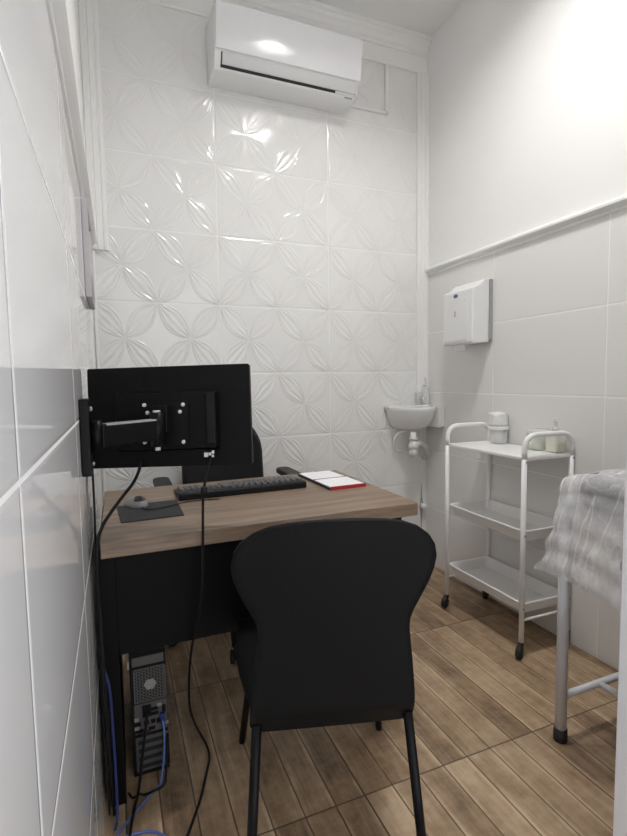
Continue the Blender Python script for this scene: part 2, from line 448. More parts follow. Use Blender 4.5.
# ------------------------------------------------------------------ air conditioner and its duct
AX0, AX1 = .548, 1.268
t = thing('air_conditioner', 'white split air conditioner high on the leaf patterned wall', 'air conditioner', ((AX0+AX1)/2, 0, 2.47))
hw_ = (AX1-AX0)/2
bd = [(-.001, .315), (-.165, .318), (-.200, .305), (-.186, .128), (-.180, .118), (-.172, .095), (-.152, .066), (-.138, .058), (-.001, .062)]
MB().prism(bd, 'x', -hw_, hw_).build('body', 'white_plastic', t, bevel=.005, seg=3)
fp = [(-.187, .132), (-.191, .127), (-.195, .132), (-.221, .300), (-.214, .316), (-.172, .3225), (-.168, .319), (-.204, .306)]
MB().prism(fp, 'x', -hw_+.004, hw_+.004).build('front_panel', 'ac_gloss', t, bevel=.002)
# outlet slot behind the flap, running along the lower front edge
def on_front(x, z, off):
    ys = [(.058, -.138), (.066, -.152), (.095, -.172), (.118, -.180), (.14, -.187)]
    for (za, ya), (zb, yb) in zip(ys, ys[1:]):
        if za <= z <= zb: y = ya+(yb-ya)*(z-za)/(zb-za); break
    return Vector((x, y-off, z))
def strip(x0, x1, z0, z1, o0, o1, n=4):
    mb = MB(); rows = []
    for k in range(n+1):
        z = z0+(z1-z0)*k/n
        rows.append([mb.b.verts.new(on_front(x, z, o)) for x, o in ((x0, o0), (x0, o1), (x1, o1), (x1, o0))])
    for a, c in zip(rows, rows[1:]):
        for i in range(4): mb.b.faces.new((a[i], a[(i+1)%4], c[(i+1)%4], c[i]))
    mb.b.faces.new(rows[0][::-1]); mb.b.faces.new(rows[-1])
    return mb
strip(-hw_+.030, hw_-.010, .069, .126, -.002, .0012).build('outlet_slot', 'dark_gap', t)
strip(-hw_+.036, hw_-.012, .079, .1240, 0, .0045).build('air_flap', 'ac_grey', t, bevel=.001)
strip(hw_-.12, hw_-.012, .0665, .0775, -.001, .003).build('flap_end', 'ac_grey', t)
strip(hw_-.065, hw_-.022, .0615, .0655, -.001, .0008).build('marking', 'label_grey', t)
MB().sphere((hw_-.002, -.150, .074), .006).build('sensor_knob', 'label_grey', t)

MB().box((1.522, -.012, 2.580), (1.540, -.0005, 2.841)).box((1.270, -.012, 2.578), (1.540, -.0005, 2.594)).build('cable_duct', 'white_plastic', bevel=.002)
tag(bpy.data.objects['cable_duct'], 'white plastic cable duct turning a corner right of the air conditioner', 'cable duct')

# ------------------------------------------------------------------ desk
t = thing('desk', 'wood topped desk with black panels against the left wall', 'desk', (.0, -.9, 0))
MB().box((.024, -.306, .700), (.922, .30, .74)).build('desktop', 'desk', t, bevel=.0025)
MB().box((.0165, -.232, .004), (.0535, .26, .6995)).build('side_panel', 'black_panel', t, bevel=.001)  # left panel thickened towards the wall, its black standing in for the shaded gap
MB().box((.893, -.232, .004), (.9105, .26, .6995)).build('side_panel', 'black_panel', t, bevel=.001)
MB().box((.0540, -.226, .412), (.8925, -.210, .6995)).build('modesty_panel', 'black_panel', t)
for x in (.036, .9018):
    for y in (-.20, .22):
        MB().lathe([(.010, 0), (.010, .0042)], (x, y, 0), 12).build('foot', 'rubber', t)

# ------------------------------------------------------------------ visitor chair
CH = thing('visitor_chair', 'black plastic shell chair with thin black legs in front of the desk', 'chair', (.465, -1.575, 0), -.275)
WZ = [(.392, .152), (.399, .167), (.412, .1755), (.46, .1745), (.50, .1710), (.55, .1655), (.60, .1585), (.622, .1560), (.64, .1570), (.66, .1635), (.69, .1780), (.72, .1920), (.75, .2015), (.775, .2045), (.80, .1990), (.82, .1860), (.838, .1620), (.850, .1320), (.857, .095), (.8600, .055), (.8615, .02)]
def half_w(z):
    for (a, wa), (b, wb) in zip(WZ, WZ[1:]):
        if a <= z <= b: return wa+(wb-wa)*(z-a)/(b-a)
    return WZ[-1][1]
def shell(u, v):
    k = v*(len(WZ)-1); i = min(int(k), len(WZ)-2); f = k-i
    z = WZ[i][0]*(1-f)+WZ[i+1][0]*f; w = (WZ[i][1]*(1-f)+WZ[i+1][1]*f)*.975
    s = u*2-1; x = s*w
    y = -.075*max(0, (z-.43)/.43)**1.25 + .30*x*x*min(1, max(.15, (z-.45)/.2)) + max(0, (.44-z))*.5
    return (x, y, z - .012*s*s*max(0, (.47-z)/.065)*0)
MB().grid(shell, 24, 80).build('backrest', 'chair_plastic', CH, solid=.011)
def seat(u, v):
    y = .012+.455*v; e = abs(u*2-1)
    w = .168+.045*math.sin(min(1, v*1.6)*PI/2) - .03*max(0, (v-.85)/.15)**2
    return ((u*2-1)*w, y, .432+.012*e*e - .018*math.sin(v*PI)*(1-e*e) - .02*max(0, (v-.82)/.18)**2)
MB().grid(seat, 18, 24).build('seat', 'chair_plastic', CH, solid=.012)
MB().tube(arc_path([(-.165, .02, .408), (-.165, .40, .408), (.165, .40, .408), (.165, .02, .408)], .03), .010).build('seat_frame', 'black_metal', CH)
for s in (-1, 1):
    MB().tube([(s*.160, .012, .415), (s*.188, -.055, 0.004)], .0105, 12).build('leg', 'black_metal', CH)
    MB().tube([(s*.165, .395, .408), (s*.2175, .500, 0.004)], .0105, 12).build('leg', 'black_metal', CH)

# ------------------------------------------------------------------ office chair behind the desk
OC = thing('office_chair', 'black swivel office chair with rounded back behind the desk', 'chair', (.53, -.33, 0), 0.)
def back(u, v):
    a = v; z = .56+.40*a
    # rounded outline
    w = .185*(1-max(0, (a-.55)/.45)**2.6*.55)*(1-.25*max(0, (.25-a)/.25)**2)
    s = u*2-1
    return (s*w, .150+.05*a - .05*s*s, z - .035*max(0, abs(s)-.5)*a)
MB().grid(back, 18, 18).build('backrest', 'fabric', OC, solid=.04, bevel=.008)
MB().prism(round_rect(-.235, -.27, .235, .18, .07), 'z', .44, .51).build('seat', 'fabric', OC, bevel=.02, seg=3)
MB().tube(smooth_path([(0, .05, .44), (0, .21, .45), (0, .235, .55), (0, .225, .70)]), .018).build('back_support', 'black_plastic', OC)
for s in (-1, 1):
    MB().tube(smooth_path([(s*.22, .02, .455), (s*.275, .02, .47), (s*.285, .02, .60), (s*.285, .02, .672)]), .013).build('armrest_support', 'black_plastic', OC)
    MB().prism(round_rect(s*.285-.035, -.11, s*.285+.035, .135, .03), 'z', .672, .700).build('armrest', 'black_plastic', OC, bevel=.008)
MB().lathe([(.028, .10), (.028, .26), (.018, .262), (.018, .44)], (0, 0, 0)).build('gas_column', 'black_metal', OC)
bm_ = MB(); bm_.lathe([(.045, .07), (.045, .12)], (0, 0, 0))
for k in range(5):
    a = k*2*PI/5-1.78
    bm_.tube([(0, 0, .105), (.28*math.cos(a), .28*math.sin(a), .072)], [.022, .014])
bm_.build('star_base', 'black_plastic', OC)
for k in range(5):
    a = k*2*PI/5-1.78; cx, cy = .28*math.cos(a), .28*math.sin(a)
    m_ = Matrix.Translation((cx, cy, .028)) @ Matrix.Rotation(a, 4, 'Z') @ Matrix.Rotation(PI/2, 4, 'X')
    w_ = MB(); w_.lathe([(.006, -.022), (.027, -.020), (.027, -.004), (.014, -.003), (.014, .003), (.027, .004), (.027, .020), (.006, .022)], (0,0,0), 18, mat=m_)
    w_.tube([(cx, cy, .03), (cx, cy, .074)], .006); w_.build('caster', 'rubber', OC)

# ------------------------------------------------------------------ monitor on its wall arm
MW, MH = .430, .264
MN = thing('monitor', 'black flat computer monitor seen from the back, hung on wall arm', 'monitor', (.2022, -1.1257, 1.0314), -.411)
MN.rotation_euler = (-.065, -.018, -.411)
MB().prism(round_rect(-MW/2, -MH/2, MW/2, MH/2, .006), 'y', 0, .024).build('housing', 'monitor', MN, bevel=.002)
MB().prism(round_rect(-MW/2+.012, -MH/2+.016, MW/2-.012, MH/2-.012, .003), 'y', .0242, .0250).build('screen', 'black_plastic', MN)
def bulge(x0, z0, x1, z1, d, inset):
    mb = MB(); a = round_rect(x0, z0, x1, z1, .008); b = round_rect(x0+inset, z0+inset, x1-inset, z1-inset, .006)
    v0 = [mb.b.verts.new((p[0], 0.0005, p[1])) for p in a]; v1 = [mb.b.verts.new((p[0], -d, p[1])) for p in b]; n = len(a)
    mb.b.faces.new(v0); mb.b.faces.new(v1[::-1])
    for i in range(n): mb.b.faces.new((v0[i], v1[i], v1[(i+1)%n], v0[(i+1)%n]))
    return mb
bulge(-.139, -.090, .133, .066, .020, .006).build('rear_cover', 'monitor', MN, bevel=.0015)
MB().prism(round_rect(.106, -.073, .128, .060, .004), 'y', -.034, -.021).build('side_ridge', 'black_plastic', MN, bevel=.002)
vn = MB()
for k in range(16):
    vn.box((-.10+k*.012, -.0009, .088), (-.094+k*.012, .0004, .104))
vn.build('vent_slots', 'monitor', MN)
MB().box((.092, -.0255, -.108), (.123, -.0005, -.091)).build('connector_panel', 'black_plastic', MN)
for q in (((.097, -.031, -.107), (.106, -.025, -.096)), ((.108, -.031, -.103), (.114, -.025, -.096)), ((.116, -.030, -.099), (.122, -.025, -.091)), ((.116, -.030, -.108), (.121, -.025, -.102))):
    MB().box(*q).build('connector', 'screw', MN)

AR = thing('wall_mount', 'black swivel wall mount carrying the monitor from the left wall', 'wall mount', (0, -1.288, 1.005))
MB().prism(round_rect(-.055, -.083, .055, .083, .006), 'x', .0006, .020, mat=Matrix.Scale(.55, 4, (0, 1, 0))).build('wall_plate', 'black_metal', AR, bevel=.003)
for z in (-.06, .06): MB().lathe([(.006, 0), (.006, .004), (.003, .006)], (.020, 0, z), 12, mat=Matrix.Rotation(PI/2, 4, 'Y')).build('screw', 'steel', AR)
MB().tube([(.032, .004, -.034), (.032, .004, .034)], .0115, 18).build('wall_joint', 'black_metal', AR)
end = Vector((.166, .094, 0))
a_ = math.atan2(end.y-.004, end.x-.038); L = math.hypot(end.y-.004, end.x-.038)
am = Matrix.Translation((.038, .004, .0)) @ Matrix.Rotation(a_, 4, 'Z')
MB().box((0, -.011, -.026), (L, .011, .026), mat=am).build('arm_bar', 'black_metal', AR, bevel=.004)
MB().box((.01, -.0118, .0225), (L-.005, -.0108, .0265), mat=am).box((.01, -.009, .0262), (L-.005, .009, .0268), mat=am).build('arm_cover', 'label_grey', AR)
MB().tube([end+Vector((0,0,-.042)), end+Vector((0,0,.042))], .016, 18).build('pivot', 'black_metal', AR)
for z0_, z1_, r_ in ((.0425, .047, .009), (-.052, -.0425, .007)): MB().tube([end+Vector((0,0,z0_)), end+Vector((0,0,z1_))], r_, 14).build('pivot_bolt', 'screw', AR)
# mount plate, parallel to the monitor
mr = Matrix.Translation(Vector((.2022, .1623, .0204))) @ Matrix.Rotation(-.411, 4, 'Z') @ Matrix.Rotation(-.065, 4, 'X')
MB().prism(round_rect(-.063, -.068, .057, .046, .006), 'y', -.0265, -.0232, mat=mr).build('mount_plate', 'black_metal', AR, bevel=.001)
hd = MB(); hd.box((-.028, -.055, -.035), (.012, -.027, .035), mat=mr); hd.build('tilt_head', 'black_metal', AR, bevel=.003)
for x, z in ((-.055, .036), (.045, .036), (-.055, -.060), (.045, -.060), (-.047, .016), (.037, .018)):
    MB().lathe([(.0052, 0), (.0052, .003), (.003, .0045)], (0,0,0), 12, mat=mr @ Matrix.Translation((x, -.0265, z)) @ Matrix.Rotation(PI/2, 4, 'X')).build('screw', 'screw', AR)

# ------------------------------------------------------------------ on the desk
DZ = .7402
o = MB().prism([(.063, -.858), (.073, -1.050), (.241, -1.043), (.241, -.848)], 'z', DZ, DZ+.003).build('mouse_pad', 'mat')
tag(o, 'thin black mouse pad under the grey mouse', 'mouse pad')
MS = thing('computer_mouse', 'small grey and black computer mouse on the black pad', 'mouse', (.121, -.868, DZ+.0032), .35)
def mouse(u, v):
    a = u*2*PI; el = v*PI/2
    r = math.cos(el); x = .031*r*math.cos(a); y = .052*r*math.sin(a)
    return (x*(1+.10*math.sin(a)), y, (.029)*math.sin(el)*(1-.12*math.sin(a)*1) )
MB().grid(mouse, 28, 8).prism([(.031*math.cos(k*2*PI/28)*(1+.10*math.sin(k*2*PI/28)), .052*math.sin(k*2*PI/28)) for k in range(28)], 'z', 0, .0006).build('body', 'mouse_top', MS)
MB().grid(lambda u, v: tuple(Vector(mouse(.60+.30*u, .40+.40*v))*1.012+Vector((0,0,.0006))), 12, 8).build('button_cover', 'mouse_black', MS, solid=.001)
MB().lathe([(.004, -.004), (.009, -.0035), (.009, .0035), (.004, .004)], (0, -.028, .0225), 16, mat=Matrix.Rotation(PI/2, 4, 'Y')).build('scroll_wheel', 'rubber', MS)

KB = thing('keyboard', 'black computer keyboard lying on the desk behind the monitor', 'keyboard', (.468, -.790, DZ), .012)
MB().prism([(-.074, 0), (.074, 0), (.074, .008), (.066, .013), (-.064, .024), (-.074, .020)], 'x', -.220, .220).build('body', 'black_plastic', KB, bevel=.0025)
kz = lambda y: .0135+(-y+.062)/.130*.0105
def keyobj(w):
    h = w/2-.0012
    mb = MB(); a = [(-h, -.0079), (h, -.0079), (h, .0079), (-h, .0079)]; b = [(p[0]*.82 if w < .03 else p[0]-math.copysign(.0018, p[0]), p[1]*.8) for p in a]
    v0 = [mb.b.verts.new((p[0], p[1], 0)) for p in a]; v1 = [mb.b.verts.new((p[0], p[1], .0075)) for p in b]
    mb.b.faces.new(v0[::-1]); mb.b.faces.new(v1)
    for i in range(4): mb.b.faces.new((v0[i], v0[(i+1)%4], v1[(i+1)%4], v1[i]))
    return mb.build('key', 'key', KB)
masters = {}; nkey = 0
rows = [(-.052, [(.019, 12, .003)]), (-.030, [(.019, 13, 0), (.038, 1, 0)]), (-.011, [(.0285, 1, 0), (.019, 12, 0), (.0285, 1, 0)]), (.008, [(.033, 1, 0), (.019, 11, 0), (.043, 1, 0)]), (.027, [(.0425, 1, 0), (.019, 10, 0), (.0525, 1, 0)]), (.046, [(.0245, 3, 0), (.1375, 1, 0), (.0245, 3, 0)])]
def putkey(x, y, w):
    global nkey
    if nkey >= 100: return
    p = (x, y, kz(y))
    if w not in masters: masters[w] = keyobj(w); masters[w].location = p
    else: copy_part(masters[w], KB, p)
    nkey += 1
for y, segs in rows:      # the typist sits on the far side, so the rows run from right to left
    x = .212
    for w, n, gap in segs:
        for k in range(n): putkey(x-w/2, y, w); x -= w+gap
for y in (-.030, -.011, .008, .027, .046):
    for k in range(4): putkey(-.212+.019*k+.0095, y, .019)
for y in (-.030, -.011): 
    for k in range(3): putkey(-.131+.019*k+.0095, y, .019)

BK = thing('open_notebook', 'open white notebook with red cover edge on the right of the desk', 'notebook', (.812, -.790, DZ), .035)
MB().prism([(-.070, -.148), (.070, -.148), (.070, .148), (-.070, .148)], 'z', 0, .003).box((-.068, -.148, .003), (.070, -.144, .012)).build('cover', 'red', BK)
MB().box((-.0715, -.146, 0), (-.0702, .146, .009)).build('cover_edge', 'navy', BK)
MB().box((-.067, .004, .003), (.067, .145, .010)).build('page', 'paper', BK, bevel=.001)
MB().box((-.067, -.1435, .003), (.067, -.004, .011)).build('page', 'paper', BK, bevel=.001)
MB().tube([(-.068, 0, .0085), (.068, 0, .0085)], .0035, 8).build('spine', 'navy', BK)
pl = MB()
for y in (-.10, -.075, -.05): pl.box((-.05, y, .0111), (.045, y+.0012, .0113))
for y in (.03, .055, .08, .105): pl.box((-.05, y, .0101), (.04, y+.0012, .0103))
pl.build('printed_lines', 'ac_grey', BK)

# ------------------------------------------------------------------ computer tower under the desk
PC = thing('computer_tower', 'black desktop computer tower showing its rear ports under the desk', 'computer', (.125, -1.052, 0), .0)
PWD, PHT, PDP = .098, .362, .38
MB().box((-PWD/2, .006, .004), (PWD/2, PDP, PHT)).build('case', 'pc_black', PC, bevel=.002)
MB().box((-PWD/2+.001, 0, .006), (PWD/2-.001, .0058, PHT-.002)).build('rear_panel', 'pc_black', PC)
MB().box((-.042, -.003, PHT-.032), (.043, 0, PHT-.006)).build('top_strip', 'grille', PC, bevel=.001)
fg = MB(); fc = (0.004, .272)
fg.prism(round_rect(-.040, .222, .046, .322, .008), 'y', -.0014, -.0002)
fg.build('fan_plate', 'dark_gap', PC)
hx = MB()
def hexa(cx, cz, r0, r1, y0, y1):
    for k in range(6):
        a, b = k*PI/3, (k+1)*PI/3
        q = [(cx+r0*math.cos(a), cz+r0*math.sin(a)), (cx+r1*math.cos(a), cz+r1*math.sin(a)), (cx+r1*math.cos(b), cz+r1*math.sin(b)), (cx+r0*math.cos(b), cz+r0*math.sin(b))]
        hx.prism(q, 'y', y0, y1)
for i in range(-5, 6):
    for j in range(-6, 7):
        cx = fc[0]+i*.0078; cz = fc[1]+j*.009+(.0045 if i % 2 else 0)
        if abs(cx-fc[0]) < .040 and abs(cz-fc[1]) < .047: hexa(cx, cz, .0036, .0051, -.0028, -.0015)
for q in (((-.040, .222), (-.036, .322)), ((.042, .222), (.046, .322)), ((-.040, .3185), (.046, .322)), ((-.040, .222), (.046, .2255))):
    hx.box((q[0][0], -.003, q[0][1]), (q[1][0], -.0014, q[1][1]))
hx.build('fan_grille', 'grille', PC)
MB().prism([(fc[0]+.017*math.cos(k*PI/3), fc[1]+.017*math.sin(k*PI/3)) for k in range(6)], 'y', -.0045, -.0029).build('fan_hub', 'steel', PC)
MB().box((-.020, -.008, .180), (.004, -.0005, .212)).build('power_socket', 'pc_black', PC, bevel=.001)
MB().box((-.041, -.0018, .130), (.047, -.0003, .218)).build('port_plate', 'grille', PC)
pt = MB()
for (x, z, w, h) in ((.012, .196, .022, .010), (.012, .182, .022, .010), (.038, .190, .010, .022), (-.034, .160, .018, .012), (-.010, .160, .014, .012), (.008, .160, .012, .012), (.026, .158, .018, .014), (-.030, .140, .022, .009), (.004, .140, .018, .010)):
    pt.box((x-w/2, -.0032, z-h/2), (x+w/2, -.0017, z+h/2))
pt.build('port', 'pc_black', PC)
pt = MB()
for (x, z) in ((-.036, .176), (-.036, .150), (.026, .206), (.044, .148)): pt.box((x-.006, -.005, z-.005), (x+.006, -.0031, z+.005))
pt.build('plug_shell', 'steel', PC)
MB().box((.026, -.016, .152), (.040, -.003, .182)).build('video_plug', 'blue_dark', PC, bevel=.002)
MB().box((-.041, -.0015, .018), (.047, -.0003, .120)).build('slot_bracket', 'grille', PC)
for k in range(4):
    MB().box((-.034, -.0030, .026+k*.024), (.032, -.0014, .037+k*.024)).build('expansion_slot', 'dark_gap', PC)
MB().box((.041, -.008, .024), (.0485, -.0005, .112)).build('slot_latch', 'pc_black', PC)
vm = MB()
for k in range(6): vm.box((-.036, -.0032, .1225+k*.0028-.001), (.0, -.0018, .1225+k*.0028))
vm.build('vent_slots', 'dark_gap', PC)
MB().box((-.0545, -.004, PHT-.036), (-.0495, .014, PHT-.012)).build('lock_loop', 'steel', PC)

# ------------------------------------------------------------------ cables
def cable(name, pts, r, mat, label, cat='cable', n=10, parent=None):
    o = MB().tube(smooth_path(pts, n), r, 8).build(name, mat, parent)
    return tag(o, label, cat) if label else o
cable('monitor_power_cable', [(.128, -1.108, .915), (.122, -1.12, .893), (.106, -1.14, .866), (.078, -1.16, .836), (.050, -1.17, .802), (.028, -1.19, .770), (.0165, -1.205, .72), (.0165, -1.20, .58), (.018, -1.215, .45), (.020, -1.20, .30), (.022, -1.17, .12), (.024, -1.16, .006)], .0042, 'black_plastic', 'black cable curving from the monitor bottom to the desk left edge')
cable('wall_cable', [(.0075, -1.02, .94), (.008, -1.03, .80), (.0085, -1.08, .70), (.010, -1.16, .60), (.0095, -1.185, .45), (.012, -1.18, .25), (.013, -1.17, .02)], .0030, 'black_plastic', 'thin black cable running straight down the left tiled wall')
VC = thing('monitor_video_cable', 'long thin black cable hanging from monitor over desk front to floor', 'cable')
cable('cord', [(.293, -1.207, .926), (.285, -1.211, .905), (.278, -1.2155, .884), (.272, -1.218, .854), (.268, -1.220, .832), (.265, -1.221, .76), (.263, -1.222, .70), (.257, -1.217, .575), (.249, -1.19, .495), (.238, -1.135, .40), (.236, -1.06, .265), (.243, -.99, .13), (.262, -.96, .045), (.285, -1.00, .0060), (.287, -1.055, .0040), (.272, -1.105, .0040), (.236, -1.20, .0040), (.192, -1.29, .0040), (.160, -1.36, .0040)], .0034, 'black_plastic', None, n=12, parent=VC)
MB().tube([(.2725, -1.218, .855), (.2685, -1.2198, .831)], [.0085, .0085], 14).build('ferrite_core', 'black_plastic', VC)
cable('mouse_cable', [(.133, -.917, .7475), (.145, -.95, .7462), (.18, -.952, .7462), (.235, -.925, .7462), (.262, -.90, .7437), (.30, -.895, .7437), (.37, -.905, .7437)], .0017, 'black_plastic', 'thin mouse cable lying across the black mouse pad')
cable('network_cable', [(.158, -1.072, .168), (.160, -1.085, .12), (.152, -1.098, .05), (.140, -1.108, .006), (.112, -1.130, .0045), (.085, -1.160, .0045), (.052, -1.195, .0045), (.030, -1.225, .0045), (.018, -1.25, .0045), (.018, -1.29, .0045)], .0032, 'blue', 'blue network cable arcing from the computer tower to the wall corner')
cable('blue_patch_cable', [(.016, -1.30, .0110), (.022, -1.265, .0110), (.045, -1.243, .0110), (.085, -1.236, .0040), (.120, -1.250, .0034), (.150, -1.285, .0034)], .0032, 'blue', 'short blue cable looped on the floor by the left wall')
cable('blue_hanging_cable', [(.0135, -1.162, .56), (.012, -1.178, .52), (.0125, -1.175, .44), (.028, -1.180, .36), (.031, -1.178, .25), (.033, -1.182, .10), (.031, -1.190, .02), (.026, -1.215, .0142)], .0034, 'blue_dark', 'blue cable hanging between the desk side and left wall')
cable('computer_power_cable', [(.117, -1.064, .196), (.112, -1.085, .17), (.100, -1.095, .10), (.090, -1.100, .03), (.084, -1.110, .0045), (.076, -1.15, .0118), (.066, -1.20, .0120), (.060, -1.25, .0175), (.055, -1.31, .0045)], .0040, 'black_plastic', 'black power cable dropping from the tower to the floor')
cable('tower_data_cable', [(.158, -1.075, .155), (.163, -1.09, .10), (.160, -1.10, .04), (.150, -1.118, .0120), (.120, -1.130, .0122), (.097, -1.122, .0040), (.088, -1.125, .0122), (.07, -1.12, .0035), (.060, -1.10, .0035)], .0030, 'black_plastic', 'thin black cable looping low in front of the tower')

# ------------------------------------------------------------------ framed plaque on the left wall
FR = thing('wall_plaque', 'pale grey framed plaque on left tiled wall under the moulding', 'plaque', (0, -.57, 1.398))
fm = MB()
for lo, hi in (((.0006, -.15, 0), (.018, -.132, .305)), ((.0006, .132, 0), (.018, .15, .305)), ((.0006, -.132, 0), (.018, .132, .018)), ((.0006, -.132, .287), (.018, .132, .305))): fm.box(lo, hi)
fm.build('frame', 'frame_white', FR, bevel=.001)
MB().box((.0008, -.1318, .0182), (.010, .1318, .2868)).build('print', 'frame_print', FR)

# ------------------------------------------------------------------ towel dispenser
TD = thing('paper_towel_dispenser', 'white paper towel dispenser on right wall above the basin', 'dispenser', (W, -.435, 1.292))
# x negative is out of the wall; profile seen from the side
MB().box((-.020, -.116, .012), (-.0006, .108, .306)).build('back_plate', 'grey_edge', TD, bevel=.003)
def cover_profile(): return [(-.0205, .0), (-.118, -.004), (-.124, .004), (-.122, .255), (-.116, .265), (-.092, .272), (-.070, .288), (-.050, .304), (-.0205, .308)]
MB().prism(cover_profile(), 'y', -.112, .112).build('cover', 'white_plastic', TD, bevel=.007, seg=3)
MB().prism(round_rect(-.078, .022, .078, .225, .02), 'x', -.1255, -.1215).build('front_panel', 'white_plastic', TD, bevel=.0015)
MB().lathe([(.016, 0), (.016, .002), (.013, .003)], (0,0,0), 24, sx=.62, mat=Matrix.Translation((-.1232, .012, .238)) @ Matrix.Rotation(-PI/2, 4, 'Y')).build('badge', 'badge', TD)
MB().box((-.1272, .010, .135), (-.1254, .016, .162)).build('level_window', 'label_grey', TD)
MB().box((-.1262, -.075, .010), (-.1210, .10, .016)).build('outlet_lip', 'ac_grey', TD)
MB().box((-.098, -.030, -.034), (-.094, .055, .006)).box((-.092, -.028, -.026), (-.088, .057, .006)).build('paper_towel', 'paper', TD)

# ------------------------------------------------------------------ corner wash basin
WB = thing('wash_basin', 'small white ceramic wash basin in the back right corner', 'basin', (1.654, -.001, .0))
zt = .962
bm_ = MB()
def basin_half(prof, mi=0):
    # D shaped basin, flat side on the back wall
    rows_ = []
    for r, z, k in prof:
        ring = []
        for i in range(25):
            a = PI + PI*i/24
            ring.append(bm_.b.verts.new(((.140*r*math.cos(a) if True else 0), min(-.0006, .235*r*math.sin(a)*1.0), z)))
        rows_.append(ring)
    for a, b in zip(rows_, rows_[1:]):
        for i in range(25):
            f = bm_.b.faces.new((a[i], a[(i+1)%25], b[(i+1)%25], b[i])); f.smooth = True
    bm_.b.faces.new(rows_[0]); 
    return rows_
R_ = basin_half([(.42, zt-.135, 0), (.60, zt-.130, 0), (.78, zt-.108, 0), (.92, zt-.060, 0), (.985, zt-.020, 0), (1., zt-.004, 0), (.985, zt, 0), (.90, zt, 0), (.86, zt-.006, 0), (.80, zt-.05, 0), (.55, zt-.085, 0), (.2, zt-.09, 0)])
bm_.b.faces.new(R_[-1])
bm_.build('bowl', 'ceramic', WB)
MB().prism(round_rect(-.150, -.060, .144, -.0006, .012), 'z', zt-.010, zt+.006).build('back_ledge', 'ceramic', WB, bevel=.004)
MB().prism([(.06, -.0006), (.1465, -.0006), (.1465, -.178), (.10, -.19)], 'z', zt-.120, zt-.003).build('side_bracket', 'ceramic', WB, bevel=.004)
tp = MB(); tp.lathe([(.016, 0), (.014, .008), (.010, .012), (.010, .038), (.012, .045)], (.070, -.030, zt+.006), 16)
tp.tube(smooth_path([(.070, -.030, zt+.038), (.068, -.055, zt+.052), (.064, -.085, zt+.046), (.063, -.092, zt+.034)]), .0065)
tp.build('tap_spout', 'chrome', WB)
th = MB(); th.lathe([(.011, 0), (.014, .006), (.013, .016), (.004, .020)], (.070, -.030, zt+.0515), 14); th.build('tap_knob', 'chrome', WB)
dt = MB()
dt.lathe([(.024, -.006), (.024, .012), (.016, .014), (.016, .040)], (-.044, -.150, .782), 18)
dt.lathe([(.022, 0), (.027, .006), (.027, .026), (.021, .030), (.021, .050)], (-.044, -.150, .728), 18)
dt.lathe([(.008, 0), (.022, .002), (.023, .040), (.019, .048)], (-.044, -.150, .680), 18)
dt.build('drain_trap', 'pipe', WB)
MB().tube(smooth_path([(-.032, -.146, .742), (.015, -.125, .752), (.075, -.085, .725), (.110, -.055, .690), (.135, -.03, .672), (.140, -.004, .668)]), [.015]*41, 14).tube(smooth_path([(.075, -.085, .725), (.092, -.07, .708)]), .0205, 14).build('drain_hose', 'pipe', WB)
MB().lathe([(.038, 0), (.036, .006), (.018, .010)], (.140, -.001, .668), 20, mat=Matrix.Rotation(PI/2, 4, 'X')).build('wall_flange', 'pipe', WB)
MB().tube(smooth_path([(.000, -.060, .825), (-.06, -.055, .815), (-.093, -.045, .790), (-.103, -.035, .745), (-.080, -.025, .705), (-.035, -.02, .700), (.02, -.012, .71), (.05, -.004, .715)]), .0062, 10).build('supply_hose', 'white_plastic', WB)

SB = thing('soap_bottle', 'clear soap pump bottle standing on the wash basin ledge', 'bottle', (1.770, -.034, zt+.0062))
MB().lathe([(.022, 0), (.024, .006), (.024, .085), (.018, .098), (.010, .104), (.010, .112)], seg=20).build('bottle', 'clear_white', SB)
MB().lathe([(.012, .1125), (.012, .124), (.005, .126), (.005, .146)], seg=14).tube([(0, 0, .146), (0, 0, .154), (-.012, -.026, .152)], [.008, .008, .005], 10).build('pump', 'white_plastic', SB)
o = thing('clear_cup', 'short clear plastic cup beside the tap on the basin', 'cup', (1.724, -.036, zt-.0058))
o.location.z = zt+.0066
MB().lathe([(.0175, 0), (.020, .003), (.022, .072), (.0205, .072), (.0185, .005), (.0005, .004)], seg=20).build('cup_wall', 'clear', o)

# stop valve in the corner
SV = thing('stop_valve', 'white stop valve on a thin dark diamond low in the corner', 'valve', (1.767, 0, .354))
MB().prism([(0, .135), (.006, .05), (.012, .012), (.012, -.012), (.006, -.06), (0, -.155), (-.006, -.06), (-.010, -.012), (-.010, .012), (-.004, .05)], 'y', -.003, 0).build('plate', 'label_grey', SV)  # thin dark diamond lying flat on the back wall behind the knob
MB().lathe([(.014, 0), (.014, .018), (.018, .020), (.018, .034), (.010, .038)], (-.002, -.003, 0), 16, mat=Matrix.Rotation(PI/2, 4, 'X')).build('knob', 'white_plastic', SV)

